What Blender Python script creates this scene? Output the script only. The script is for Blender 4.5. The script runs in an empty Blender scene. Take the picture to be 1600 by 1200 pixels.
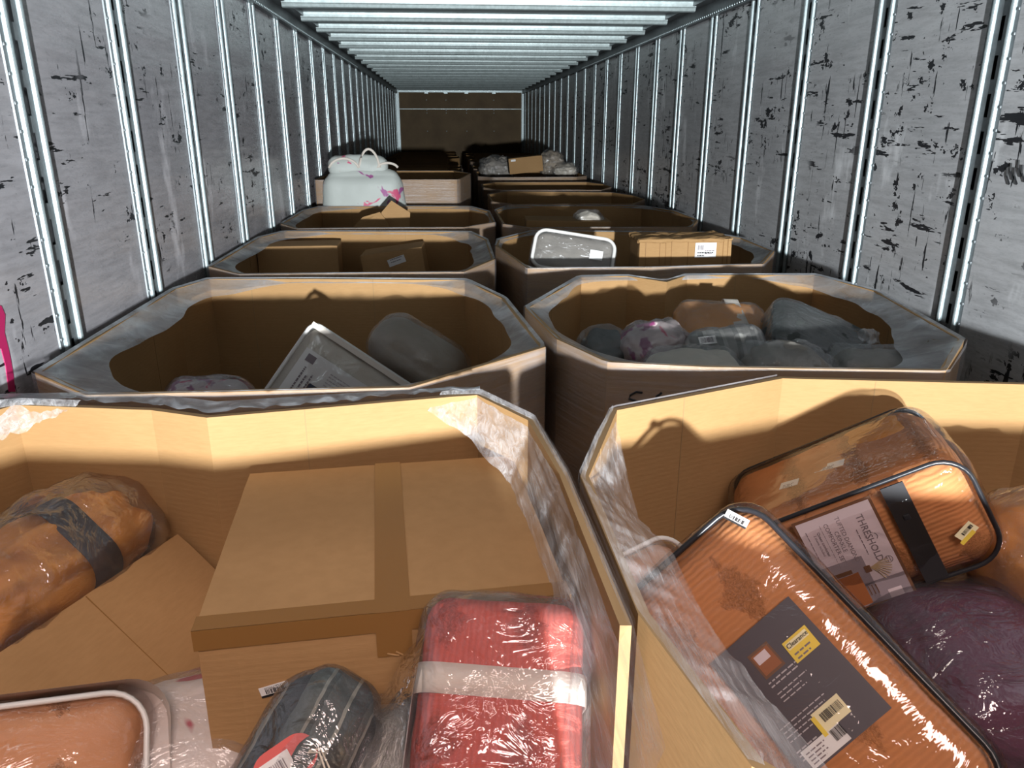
import bpy, math, random
from mathutils import Vector as V, Matrix, noise
from mathutils.bvhtree import BVHTree

S = bpy.context.scene
COL = S.collection
random.seed(7)

# ------------------------------------------------------------------ camera
FPX = 1200.0
PITCH, YAW = math.radians(18.65), math.radians(4.6)
CAM = V((-.276, 0, 1.90))
FWD = V((math.sin(YAW)*math.cos(PITCH), math.cos(YAW)*math.cos(PITCH), -math.sin(PITCH)))
RGT = V((math.cos(YAW), -math.sin(YAW), 0))
UPV = RGT.cross(FWD)
cam = bpy.data.cameras.new('camera'); cam.sensor_width = 36; cam.lens = FPX/1600*36
cam.clip_start = .02; cam.clip_end = 100
co = bpy.data.objects.new('camera', cam); COL.objects.link(co)
co.matrix_world = Matrix(((RGT.x, UPV.x, -FWD.x, CAM.x), (RGT.y, UPV.y, -FWD.y, CAM.y), (RGT.z, UPV.z, -FWD.z, CAM.z), (0, 0, 0, 1)))
S.camera = co
# ------------------------------------------------------------------ world, lamp, exposure
w = bpy.data.worlds.new('World'); S.world = w; w.use_nodes = True
w.node_tree.nodes['Background'].inputs[0].default_value = (1.0, .80, .70, 1)
w.node_tree.nodes['Background'].inputs[1].default_value = .13
sp = bpy.data.lights.new('dock_lamp', 'SPOT'); sp.energy = 2350; sp.color = (.93, .99, 1.0)
sp.spot_size = math.radians(80); sp.spot_blend = 1.0; sp.shadow_soft_size = .05
so = bpy.data.objects.new('dock_lamp', sp); COL.objects.link(so); so.location = (.10, -2.6, 1.61)
so.rotation_euler = (math.radians(94), 0, 0)
# unseen area light added above and behind the open end, warming the first row
dl = bpy.data.lights.new('added_fill_light', 'AREA'); dl.shape = 'RECTANGLE'; dl.size = 2.2; dl.size_y = 1.0; dl.energy = 185; dl.color = (1.0, .78, .70)
do = bpy.data.objects.new('added_fill_light', dl); COL.objects.link(do); do.location = (.1, -2.9, 4.9)
do.rotation_euler = (math.radians(40), 0, 0)
S.view_settings.view_transform = 'Standard'; S.view_settings.look = 'None'
S.view_settings.exposure = 0.0; S.view_settings.gamma = 1.0; S.view_settings.use_curve_mapping = False
S.cycles.transparent_max_bounces = 24

# ------------------------------------------------------------------ helpers
def ray(px, py): return FWD + RGT*((px-800)/FPX) + UPV*((600-py)/FPX)
def at_z(px, py, z): d = ray(px, py); return CAM + d*((z-CAM.z)/d.z)
def at_y(px, py, y): d = ray(px, py); return CAM + d*((y-CAM.y)/d.y)
def at_d(px, py, d): return CAM + ray(px, py)*d

def mesh_obj(name, vs, fs, mat=None, parent=None, smooth=False, mats=None, mi=None):
    me = bpy.data.meshes.new(name); me.from_pydata([tuple(v) for v in vs], [], fs)
    for m in (mats or ([mat] if mat else [])): me.materials.append(m)
    if mi: me.polygons.foreach_set('material_index', mi)
    if smooth: me.polygons.foreach_set('use_smooth', [True]*len(fs))
    me.update()
    o = bpy.data.objects.new(name, me); COL.objects.link(o)
    if parent: o.parent = parent
    return o
def inst(name, me, parent, loc=(0, 0, 0), rot=(0, 0, 0)):
    o = bpy.data.objects.new(name, me); COL.objects.link(o); o.parent = parent
    o.location = loc; o.rotation_euler = rot
    return o
def tag(o, label, cat, group=None):
    o['label'] = label; o['category'] = cat
    if group: o['group'] = group
    return o
def struct(o): o['kind'] = 'structure'; return o
def thing(name, label, cat, mat=None, group=None):
    o = bpy.data.objects.new(name, None); COL.objects.link(o); o.empty_display_size = .05
    if mat is not None: o.matrix_world = mat
    return tag(o, label, cat, group)
def frame(o, e1, e3):
    """matrix with local x along e1 and local z along e3 (made perpendicular)"""
    x = V(e1).normalized(); z = V(e3); z = (z - x*z.dot(x)).normalized(); y = z.cross(x)
    return Matrix(((x.x, y.x, z.x, o[0]), (x.y, y.y, z.y, o[1]), (x.z, y.z, z.z, o[2]), (0, 0, 0, 1)))
def boxg(x0, x1, y0, y1, z0, z1, b=0):
    vs = [(x, y, z) for z in (z0, z1) for y in (y0, y1) for x in (x0, x1)]
    return vs, [(0, 2, 3, 1), (4, 5, 7, 6), (0, 1, 5, 4), (2, 6, 7, 3), (0, 4, 6, 2), (1, 3, 7, 5)]
def join(parts):
    vs, fs = [], []
    for a, b in parts:
        n = len(vs); vs += list(a); fs += [tuple(i+n for i in f) for f in b]
    return vs, fs
def rbox(sx, sy, sz, r=.03, n=12, bulge=(0, 0, 0), amp=0, freq=8, seed=0, oct=3, taper=0, creases=None):
    """closed rounded box about the origin with soft bulge and wrinkles"""
    H = (sx/2, sy/2, sz/2); r = min(r, min(H)*.98)
    idx, vs, fs = {}, [], []
    off = V((seed*3.7, seed*1.3, -seed*2.1))
    def vert(p):
        k = tuple(round(c*n) for c in p)
        if k in idx: return idx[k]
        pos = V([p[i]*H[i] for i in range(3)])
        q = V([max(-(H[i]-r), min(H[i]-r, pos[i])) for i in range(3)])
        d = pos-q
        nrm = d.normalized() if d.length > 1e-9 else V((0, 0, 1))
        if d.length > 1e-9: pos = q + nrm*r
        for i in range(3):
            j, k2 = (i+1) % 3, (i+2) % 3
            if bulge[i]: pos[i] += bulge[i]*p[i]*max(0, 1-p[j]**2)*max(0, 1-p[k2]**2)
        if taper: f = 1-taper*(p[2]*.5+.5); pos.x *= f; pos.y *= f
        if amp:
            a = noise.fractal((pos+off)*freq, .9, 2.1, oct)
            b = 1-abs(noise.noise((pos+off*1.7)*freq*.7))*2
            pos = pos + nrm*amp*(a*.8+b*.6-.3)
        if creases: pos = pos + nrm*creases(pos)
        idx[k] = len(vs); vs.append(pos); return idx[k]
    for ax in range(3):
        for s in (-1, 1):
            a, b = (ax+1) % 3, (ax+2) % 3
            for i in range(n):
                for j in range(n):
                    q = []
                    for (u, v_) in ((i, j), (i+1, j), (i+1, j+1), (i, j+1)):
                        p = [0, 0, 0]; p[ax] = s; p[a] = 2*u/n-1; p[b] = 2*v_/n-1
                        q.append(vert(p))
                    fs.append(tuple(q) if s > 0 else tuple(reversed(q)))
    return vs, fs
def tube(path, r, seg=6, closed=False):
    vs, fs = [], []; n = len(path); path = [V(p) for p in path]
    for i, p in enumerate(path):
        a = path[(i-1) % n] if (closed or i > 0) else p
        b = path[(i+1) % n] if (closed or i < n-1) else p
        t = (b-a).normalized(); up = V((0, 0, 1)) if abs(t.z) < .9 else V((1, 0, 0))
        x = t.cross(up).normalized(); y = t.cross(x)
        for k in range(seg):
            an = 2*math.pi*k/seg; vs.append(p + x*(r*math.cos(an)) + y*(r*math.sin(an)))
    m = n if closed else n-1
    for i in range(m):
        for k in range(seg):
            a, b = i*seg+k, i*seg+(k+1) % seg; c, d = ((i+1) % n)*seg+(k+1) % seg, ((i+1) % n)*seg+k
            fs.append((a, b, c, d))
    if not closed: fs += [tuple(range(seg))[::-1], tuple(range((n-1)*seg, n*seg))]
    return vs, fs
def rrect(sx, sy, r, z, n=6):
    pts = []
    for cx, cy, a0 in ((1, 1, 0), (-1, 1, 90), (-1, -1, 180), (1, -1, 270)):
        for k in range(n+1):
            a = math.radians(a0+90*k/n); pts.append(V((cx*(sx/2-r)+r*math.cos(a), cy*(sy/2-r)+r*math.sin(a), z)))
    return pts
def loft(A, B, m=6, disp=None, closed=False):
    """ruled sheet between two equal-length point rows"""
    vs, fs = [], []; n = len(A)
    for j in range(m+1):
        t = j/m
        for i in range(n):
            p = V(A[i]).lerp(V(B[i]), t)
            if disp: p = p + disp(i/(n-1), t, p)
            vs.append(p)
    for j in range(m):
        for i in range(n if closed else n-1):
            k = (i+1) % n
            fs.append((j*n+i, j*n+k, (j+1)*n+k, (j+1)*n+i))
    return vs, fs
def resample(P, n, closed=False):
    P = [V(p) for p in P]
    if closed: P = P+[P[0]]
    L = [0]
    for a, b in zip(P, P[1:]): L.append(L[-1]+(b-a).length)
    out = []; m = n if closed else n-1
    for i in range(n):
        s = L[-1]*i/m; k = 0
        while k < len(L)-2 and L[k+1] < s: k += 1
        d = L[k+1]-L[k]; out.append(P[k].lerp(P[k+1], (s-L[k])/d if d > 0 else 0))
    return out
def text_mesh(name, body, size, o, xd, yd, mat, parent, align='CENTER', depth=.0004, bold=False):
    cu = bpy.data.curves.new(name, 'FONT'); cu.body = body; cu.size = size; cu.align_x = align; cu.align_y = 'CENTER'
    cu.resolution_u = 2
    if bold: cu.offset = size*.012
    t = bpy.data.objects.new(name, cu); COL.objects.link(t)
    bpy.context.view_layer.update()
    me = bpy.data.meshes.new_from_object(t.evaluated_get(bpy.context.evaluated_depsgraph_get()))
    bpy.data.objects.remove(t)
    xd, yd, o = V(xd).normalized(), V(yd).normalized(), V(o); zd = xd.cross(yd)
    for v in me.vertices: c = v.co; v.co = o + xd*c.x + yd*c.y + zd*depth
    me.materials.clear(); me.materials.append(mat); me.name = name
    ob = bpy.data.objects.new(name, me); COL.objects.link(ob); ob.parent = parent
    return ob
def card(name, o, xd, yd, sx, sy, mat, parent, t=.0012):
    """thin rigid card whose centre is o"""
    xd, yd, o = V(xd).normalized(), V(yd).normalized(), V(o); zd = xd.cross(yd)
    vs, fs = boxg(-sx/2, sx/2, -sy/2, sy/2, 0, t)
    return mesh_obj(name, [o+xd*a+yd*b+zd*c for a, b, c in vs], fs, mat, parent)
def bars(name, o, xd, yd, sx, sy, mat, parent, n=17, seed=1, z=.0004):
    """barcode bars"""
    rr = random.Random(seed); xd, yd, o = V(xd).normalized(), V(yd).normalized(), V(o); zd = xd.cross(yd)
    P = []; x = -sx/2; st = sx/n
    for i in range(n):
        wd = st*rr.choice((.3, .5, .75)); P.append(boxg(x, x+wd, -sy/2, sy/2, 0, z)); x += st
    vs, fs = join(P)
    return mesh_obj(name, [o+xd*a+yd*b+zd*c for a, b, c in vs], fs, mat, parent)
def lines(name, o, xd, yd, wds, gap, h, mat, parent, z=.0004):
    """rows of print too small to read"""
    rr = random.Random(len(wds)+int(gap*1e5)); xd, yd, o = V(xd).normalized(), V(yd).normalized(), V(o); zd = xd.cross(yd)
    P = []
    for i, wd in enumerate(wds):
        x = 0
        while x < wd:
            l = rr.uniform(.004, .011); P.append(boxg(x, min(wd, x+l), -i*gap, -i*gap+h, 0, z)); x += l+.002
    vs, fs = join(P)
    return mesh_obj(name, [o+xd*a+yd*b+zd*c for a, b, c in vs], fs, mat, parent)

# ------------------------------------------------------------------ materials
class NT:
    def __init__(s, name):
        s.m = bpy.data.materials.new(name); s.m.use_nodes = True; s.t = s.m.node_tree
        s.b = s.t.nodes['Principled BSDF']; s.out = s.t.nodes['Material Output']
    def n(s, typ, **k):
        x = s.t.nodes.new(typ)
        for a, b in k.items():
            if a.startswith('i_'):
                key = a[2:]; key = int(key) if key.isdigit() else key.replace('_', ' ')
                x.inputs[key].default_value = b
            else: setattr(x, a, b)
        return x
    def l(s, a, b): s.t.links.new(a, b)
    def coord(s, scale=(1, 1, 1), world=False, rot=(0, 0, 0)):
        m = s.n('ShaderNodeMapping'); m.inputs['Scale'].default_value = scale; m.inputs['Rotation'].default_value = rot
        if world: s.l(s.n('ShaderNodeNewGeometry').outputs['Position'], m.inputs[0])
        else: s.l(s.n('ShaderNodeTexCoord').outputs['Object'], m.inputs[0])
        return m.outputs[0]
    def noise(s, vec, scale=5, detail=4, rough=.55, dist=0):
        x = s.n('ShaderNodeTexNoise'); x.inputs['Scale'].default_value = scale; x.inputs['Detail'].default_value = detail
        x.inputs['Roughness'].default_value = rough; x.inputs['Distortion'].default_value = dist
        s.l(vec, x.inputs['Vector']); return x.outputs['Fac']
    def ramp(s, fac, stops):
        x = s.n('ShaderNodeValToRGB'); e = x.color_ramp.elements
        while len(e) < len(stops): e.new(.5)
        for q, (p, c) in zip(e, stops):
            q.position = p; q.color = (c, c, c, 1) if isinstance(c, (int, float)) else (*c, 1)
        s.l(fac, x.inputs[0]); return x.outputs[0]
    def mix(s, f, a, b, mode='MIX'):
        x = s.n('ShaderNodeMix', data_type='RGBA', blend_type=mode)
        for v, i in ((f, 0), (a, 6), (b, 7)):
            if isinstance(v, (int, float)): x.inputs[i].default_value = v if i == 0 else (v, v, v, 1)
            elif isinstance(v, tuple): x.inputs[i].default_value = (*v, 1)
            else: s.l(v, x.inputs[i])
        return x.outputs[2]
    def math(s, op, a, b=0.0, clamp=False):
        x = s.n('ShaderNodeMath', operation=op); x.use_clamp = clamp
        for v, i in ((a, 0), (b, 1)):
            if isinstance(v, (int, float)): x.inputs[i].default_value = v
            else: s.l(v, x.inputs[i])
        return x.outputs[0]
    def bump(s, h, strength=.3, dist=.01):
        x = s.n('ShaderNodeBump'); x.inputs['Strength'].default_value = strength; x.inputs['Distance'].default_value = dist
        s.l(h, x.inputs['Height']); return x.outputs[0]
    def set(s, col=None, rough=None, metal=None, nor=None, spec=None):
        for v, k in ((col, 'Base Color'), (rough, 'Roughness'), (metal, 'Metallic'), (nor, 'Normal'), (spec, 'Specular IOR Level')):
            if v is None: continue
            if isinstance(v, tuple): s.b.inputs[k].default_value = (*v, 1)
            elif isinstance(v, (int, float)): s.b.inputs[k].default_value = v
            else: s.l(v, s.b.inputs[k])
        return s.m

def flat(name, col, rough=.6, metal=0, spec=.4):
    return NT(name).set(col, rough, metal, None, spec)
def cardboard(name, a, b, rough=.75):
    t = NT(name); c = t.coord(world=True)
    big = t.noise(c, 3, 3); fib = t.noise(t.coord((40, 40, 260), True), 1, 3)
    flute = t.n('ShaderNodeTexWave', wave_type='BANDS', bands_direction='Z'); flute.inputs['Scale'].default_value = 28
    flute.inputs['Distortion'].default_value = .6
    t.l(t.coord((1, 1, 1), True), flute.inputs['Vector'])
    col = t.mix(t.ramp(big, [(.3, 0), (.7, 1)]), a, b)
    col = t.mix(t.math('MULTIPLY', t.ramp(fib, [(.35, 0), (.7, 1)]), .22), col, (a[0]*.72, a[1]*.68, a[2]*.6))
    h = t.math('ADD', t.math('MULTIPLY', flute.outputs['Fac'], .35), fib)
    return t.set(col, rough, 0, t.bump(h, .10, .004), .25)
def galv(name, col, rough=.38, metal=.55):
    t = NT(name); c = t.coord(world=True)
    n1 = t.noise(c, 55, 3, .6); n2 = t.noise(t.coord((3, 3, .6), True), 4, 3)
    k = t.mix(t.ramp(n1, [(.35, 0), (.65, 1)]), col, tuple(min(1, x*1.25) for x in col))
    k = t.mix(t.math('MULTIPLY', t.ramp(n2, [(.45, 0), (.75, 1)]), .35), k, tuple(x*.55 for x in col))
    return t.set(k, rough, metal, t.bump(n1, .08, .002))
def scuffed(name, base, light, dark, seed, gloss, density):
    """grey lining panel with scrapes, gouges and chalky smears"""
    t = NT(name)
    def nz(sy, sz, detail=3, rough=.6, off=0):
        m = t.n('ShaderNodeMapping'); m.inputs['Scale'].default_value = (1, sy, sz); m.inputs['Location'].default_value = (seed+off, seed*2.3+off, off*1.7)
        t.l(t.n('ShaderNodeNewGeometry').outputs['Position'], m.inputs[0]); return t.noise(m.outputs[0], 1, detail, rough)
    tone = nz(2.2, 1.3); streak = nz(7, 60, 3)
    col = t.mix(t.ramp(tone, [(.3, 0), (.7, 1)]), base, light)
    col = t.mix(t.math('MULTIPLY', t.ramp(streak, [(.40, 0), (.72, 1)]), .40), col, tuple(x*.45 for x in base))
    fine = nz(30, 120, 4, .7, 21)
    col = t.mix(t.math('MULTIPLY', t.ramp(fine, [(.5, 0), (.75, 1)]), .35), col, tuple(x*.5 for x in base))
    smear = nz(5, 2.2, 4, .6, 5)
    col = t.mix(t.math('MULTIPLY', t.ramp(smear, [(.60, 0), (.70, 1)]), .65), col, tuple(min(1, x*1.7) for x in light))
    zone = t.ramp(nz(2.4, 3.1, 2, .5, 9), [(.42, 0), (.62, 1)])
    h = t.ramp(nz(5, 34, 4, .62, 3), [(density, 0), (density+.025, 1)])
    v_ = t.ramp(nz(36, 5, 4, .62, 13), [(density+.015, 0), (density+.04, 1)])
    blot = t.ramp(nz(11, 17, 4, .7, 17), [(density+.0, 0), (density+.02, 1)])
    mk = t.math('MULTIPLY', t.math('MAXIMUM', t.math('MAXIMUM', h, v_), blot), t.math('ADD', t.math('MULTIPLY', zone, .85), .15), True)
    rare = t.ramp(nz(3.5, 22, 4, .6, 31), [(.70, 0), (.715, 1)])
    mk = t.math('MAXIMUM', mk, rare, True)
    mk = t.ramp(mk, [(.3, 0), (.6, 1)])
    col = t.mix(mk, col, dark)
    wav = nz(.8, 14, 2, .4, 2)
    r = t.math('ADD', t.math('MULTIPLY', mk, .25), t.math('ADD', t.math('MULTIPLY', fine, .2), gloss))
    return t.set(col, r, .0, t.bump(t.math('ADD', wav, t.math('MULTIPLY', mk, -.06)), .25, .02), .5)
def film(name, lo, hi, scale=(3, 3, 40), tint=(.74, .75, .79), rough=.22, bump=.35):
    """stretch film: see-through with milky streaks"""
    t = NT(name)
    s1 = t.noise(t.coord(scale), 1.6, 5, .65, .8); s2 = t.noise(t.coord((5, 5, 5)), 1.5, 3)
    a = t.ramp(t.math('ADD', t.math('MULTIPLY', s1, .65), t.math('MULTIPLY', s2, .35)), [(.34, lo), (.50, (lo*.6+hi*.4)), (.68, hi)])
    t.set(tint, rough, 0, t.bump(s1, bump, .01), .8)
    tr = t.n('ShaderNodeBsdfTransparent'); tr.inputs[0].default_value = (.97, .97, .98, 1)
    mx = t.n('ShaderNodeMixShader'); t.l(a, mx.inputs[0]); t.l(tr.outputs[0], mx.inputs[1]); t.l(t.b.outputs[0], mx.inputs[2])
    t.l(mx.outputs[0], t.out.inputs[0]); return t.m
def vinyl(name, base=.03, edge=.5, rough=.07, crumple=.25, scale=14, milky=0.0):
    """clear plastic bag: Fresnel gloss over transparency"""
    t = NT(name); h = t.noise(t.coord((1, 1.6, 1)), scale, 4, .55, 1.2)
    nor = t.bump(h, crumple, .02)
    g = t.n('ShaderNodeBsdfGlossy'); g.inputs['Roughness'].default_value = rough; g.inputs['Color'].default_value = (.95, .96, 1, 1); t.l(nor, g.inputs['Normal'])
    d = t.n('ShaderNodeBsdfDiffuse'); d.inputs['Color'].default_value = (.8, .8, .82, 1)
    tr = t.n('ShaderNodeBsdfTransparent'); tr.inputs[0].default_value = (.97, .965, .96, 1)
    lw = t.n('ShaderNodeLayerWeight'); lw.inputs['Blend'].default_value = .35; t.l(nor, lw.inputs['Normal'])
    f = t.math('ADD', t.math('MULTIPLY', lw.outputs['Fresnel'], edge), base, True)
    m0 = t.n('ShaderNodeMixShader'); m0.inputs[0].default_value = milky; t.l(tr.outputs[0], m0.inputs[1]); t.l(d.outputs[0], m0.inputs[2])
    mx = t.n('ShaderNodeMixShader'); t.l(f, mx.inputs[0]); t.l(m0.outputs[0], mx.inputs[1]); t.l(g.outputs[0], mx.inputs[2])
    t.l(mx.outputs[0], t.out.inputs[0]); return t.m
def fabric(name, a, b, rough=.85, rib=0, ribdir='X', tuft=None, scale=60, stripes=None):
    t = NT(name); c = t.coord()
    n1 = t.noise(c, 6, 4); n2 = t.noise(c, scale, 4, .7)
    col = t.mix(t.ramp(n1, [(.3, 0), (.7, 1)]), a, b)
    h = t.math('MULTIPLY', n2, .3)
    if rib:
        wv = t.n('ShaderNodeTexWave', wave_type='BANDS', bands_direction=ribdir); wv.inputs['Scale'].default_value = rib
        wv.inputs['Distortion'].default_value = 2.2; wv.inputs['Detail'].default_value = 2; wv.inputs['Detail Scale'].default_value = 1.4
        t.l(c, wv.inputs['Vector']); h = t.math('ADD', h, t.math('MULTIPLY', wv.outputs['Fac'], .35))
        col = t.mix(t.math('MULTIPLY', wv.outputs['Fac'], .28), tuple(x*.72 for x in a), col) if False else t.mix(t.math('MULTIPLY', wv.outputs['Fac'], .22), col, tuple(x*.6 for x in a))
    if tuft:
        sx = t.n('ShaderNodeSeparateXYZ'); t.l(c, sx.inputs[0])
        d = []
        for k, f_, o_ in (('X', tuft[0], tuft[2]), ('Y', tuft[1], tuft[3])):
            fr = t.math('FRACT', t.math('ADD', t.math('MULTIPLY', sx.outputs[k], f_), 5.5-o_*f_))
            d.append(t.math('ABSOLUTE', t.math('SUBTRACT', fr, .5)))
        dist = t.math('ADD', t.math('ADD', d[0], d[1]), t.math('MULTIPLY', t.noise(c, 45, 4, .7), .55))
        mk = t.ramp(dist, [(.46, 1), (.56, 0)])
        tf = t.noise(c, 120, 4, .8, 2.5)
        h = t.math('ADD', h, t.math('MULTIPLY', mk, t.math('ADD', t.math('MULTIPLY', tf, 3.0), .5)))
        col = t.mix(t.math('MULTIPLY', mk, t.ramp(tf, [(.4, .75), (.6, .0)])), col, tuple(x*.45 for x in a))
    if stripes:
        ax, fr_, cols = stripes
        sx = t.n('ShaderNodeSeparateXYZ'); t.l(c, sx.inputs[0])
        v_ = t.math('FRACT', t.math('ADD', t.math('MULTIPLY', sx.outputs[ax], fr_), t.math('MULTIPLY', n1, .25)))
        x = t.n('ShaderNodeValToRGB'); x.color_ramp.interpolation = 'CONSTANT'; e = x.color_ramp.elements
        while len(e) < len(cols): e.new(.5)
        for q, (p, cc) in zip(e, cols): q.position = p; q.color = (*cc, 1)
        t.l(v_, x.inputs[0]); col = x.outputs[0]
    return t.set(col, rough, 0, t.bump(h, .5, .006), .2)
def blotched(name, base, cols, scale=4, thr=.58):
    t = NT(name); c = t.coord(); col = base
    for i, k in enumerate(cols):
        m = t.n('ShaderNodeMapping'); m.inputs['Location'].default_value = (i*7.3, i*3.1, i*5.7); t.l(c, m.inputs[0])
        f = t.ramp(t.noise(m.outputs[0], scale, 3, .55, .6), [(thr, 0), (thr+.03, 1)]); col = t.mix(f, col, k)
    return t.set(col, .55, 0, t.bump(t.noise(c, 20, 3), .2, .01), .4)

M = {}
M['card'] = cardboard('kraft_cardboard', (.355, .205, .088), (.41, .24, .106))
M['carton'] = cardboard('carton_cardboard', (.39, .225, .10), (.45, .265, .12))
M['cut'] = flat('cut_cardboard_edge', (.30, .19, .09), .9)
M['tape'] = NT('brown_packing_tape').set((.27, .135, .042), .38, 0, None, .25)
M['galv'] = galv('galvanised_steel', (.34, .40, .42))
M['bow'] = galv('galvanised_roof_bow', (.42, .49, .50), .42, .35)
M['web'] = galv('shaded_steel_web', (.20, .22, .235), .5, .5)  # darker than the ridges; the web's shade and dark reflection put into its colour
M['railm'] = galv('dark_aluminium_rail', (.13, .14, .15), .42, .6)
M['roof'] = galv('roof_sheet', (.14, .15, .155), .5, .3)
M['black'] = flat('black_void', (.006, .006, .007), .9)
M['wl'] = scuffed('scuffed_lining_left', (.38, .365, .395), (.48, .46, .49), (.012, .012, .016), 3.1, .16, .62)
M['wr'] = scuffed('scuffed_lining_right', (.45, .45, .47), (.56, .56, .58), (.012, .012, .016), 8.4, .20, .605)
M['ply'] = cardboard('stained_plywood', (.13, .085, .045), (.20, .135, .07), .6)
M['floor'] = cardboard('worn_floor_boards', (.12, .08, .05), (.17, .12, .07), .7)
M['film'] = film('stretch_film', .10, .55)
M['filmh'] = film('stretch_film_heavy', .30, .75, (7, 7, 7), (.52, .55, .60), .28)
M['films'] = film('stretch_film_side', .10, .42, (2, 2, 70), (.55, .52, .54), .25)
M['filmv'] = film('stretch_film_pulled', .04, .58, (48, 4, 40), (.84, .83, .86), .18, .4)
M['vinyl'] = vinyl('clear_vinyl', .035, .45, .06, .22, 9)
M['poly'] = vinyl('crumpled_poly', .055, .6, .12, .7, 13, .04)
M['polym'] = vinyl('milky_poly', .05, .32, .16, .8, 16, .07)
M['orange'] = fabric('rust_tufted_crinkle', (.52, .215, .085), (.58, .25, .105), rib=38, ribdir='Y', tuft=(8.7, 5, .05, .133))
M['orange2'] = fabric('ochre_fleece', (.60, .25, .055), (.68, .31, .08), scale=90)
M['red'] = fabric('red_crinkle', (.53, .080, .06), (.60, .11, .08), rib=42, ribdir='X', tuft=(10, 7, .03, .11))
M['purple'] = fabric('plum_fabric', (.075, .012, .045), (.11, .022, .065), scale=30)
M['peach'] = fabric('peach_tufted', (.60, .29, .15), (.66, .34, .19), tuft=(9, 9, .02, .02))
M['grey'] = fabric('grey_fabric', (.22, .20, .18), (.32, .29, .26))
M['cream'] = fabric('cream_fabric', (.55, .50, .43), (.66, .60, .53))
M['taupe'] = fabric('taupe_fabric', (.30, .25, .20), (.40, .34, .28))
M['stripe'] = fabric('charcoal_striped', (.1, .1, .1), (.1, .1, .1), stripes=('X', 9.0, [(0, (.085, .09, .088)), (.22, (.30, .29, .25)), (.26, (.055, .06, .062)), (.45, (.12, .13, .125)), (.52, (.33, .31, .27)), (.55, (.02, .022, .026)), (.72, (.10, .11, .105)), (.90, (.26, .25, .22)), (.94, (.05, .055, .055))]))
M['stripe2'] = fabric('slate_quilt', (.05, .055, .055), (.09, .095, .09), rib=22, ribdir='Z')
M['band'] = flat('charcoal_band', (.06, .055, .07), .8)
M['blackband'] = flat('black_strap', (.014, .013, .016), .7)
M['whiteband'] = flat('off_white_band', (.68, .61, .55), .75)
M['piping'] = flat('black_piping', (.018, .018, .022), .3)
M['wpiping'] = flat('white_piping', (.72, .70, .68), .35)
M['white'] = flat('white_paper', (.78, .76, .76), .55)
M['lilac'] = flat('pale_print_card', (.66, .56, .60), .45)
M['slatecard'] = flat('slate_print_card', (.085, .072, .088), .35)
M['ink'] = flat('black_ink', (.012, .012, .014), .6)
M['greyink'] = flat('grey_ink', (.22, .18, .20), .6)
M['paleink'] = flat('pale_ink', (.50, .45, .48), .6)
M['yellow'] = flat('yellow_sticker', (.80, .60, .08), .5)
M['cstick'] = flat('cream_sticker', (.82, .74, .48), .5)
M['rust'] = flat('printed_rust', (.30, .10, .035), .5)
M['brownp'] = flat('printed_brown', (.16, .075, .04), .5)
M['greyp'] = flat('printed_grey', (.30, .25, .28), .5)
M['navy'] = flat('printed_navy', (.03, .035, .065), .5)
M['straw'] = flat('printed_straw', (.42, .30, .17), .6)
M['redtag'] = flat('red_swing_tag', (.62, .07, .06), .5)
M['string'] = flat('cotton_string', (.75, .68, .58), .9)
M['magenta'] = flat('magenta_paint', (.55, .02, .13), .6)
M['floral'] = blotched('white_floral_print', (.50, .53, .51), [(.60, .10, .20), (.35, .10, .28)], 7, .62)
M['redfloral'] = blotched('white_red_floral', (.72, .62, .58), [(.45, .05, .08)], 8, .56)
M['heap'] = blotched('mixed_textiles', (.30, .27, .25), [(.40, .22, .12), (.45, .44, .43), (.22, .05, .06)], 5, .56)
M['pinkish'] = blotched('pink_white_print', (.55, .45, .45), [(.50, .03, .10), (.25, .05, .15)], 9, .54)
M['greystripe'] = fabric('grey_stripe', (.2, .2, .2), (.2, .2, .2), stripes=('X', 22, [(0, (.26, .25, .24)), (.5, (.17, .165, .16)), (.8, (.34, .33, .31))]))

# ------------------------------------------------------------------ trailer shell
W, L, Y0, ZR = 1.25, 16.1, -.12, 2.57
struct(mesh_obj('floor', *boxg(-W-.05, W+.05, Y0, L+.05, -.05, 0), M['floor']))
ceil = struct(mesh_obj('ceiling', *boxg(-W-.06, W+.06, Y0, L+.06, ZR, ZR+.03), M['roof']))
def bow_mesh():
    # hat-section bow across the trailer: flange, sloped face with a central groove, foot
    prof = [(-.055, ZR), (-.032, ZR-.004), (-.030, ZR-.022), (-.027, ZR-.042), (-.025, ZR-.046), (-.022, ZR-.050), (-.016, ZR-.072), (-.004, ZR-.078), (.014, ZR-.078), (.026, ZR-.07), (.032, ZR-.004), (.055, ZR)]
    vs, fs = [], []; n = len(prof); nx = 12
    for i in range(nx+1):
        x = -1.17 + 2.34*i/nx
        for y, z in prof: vs.append((x, y, ZR-(ZR-z)*.68))
    for i in range(nx):
        for k in range(n-1): fs.append((i*n+k, i*n+k+1, (i+1)*n+k+1, (i+1)*n+k))
    fs += [tuple(range(n)), tuple(range(nx*n, nx*n+n))[::-1]]
    me = bpy.data.meshes.new('roof_bow'); me.from_pydata(vs, [], fs); me.materials.append(M['bow']); return me
bm_ = bow_mesh()
y = 4.80-.6*8
while y < L-.1:
    if y > Y0+.06: inst('roof_bow', bm_, ceil, (0, y, 0))
    y += .6
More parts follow.
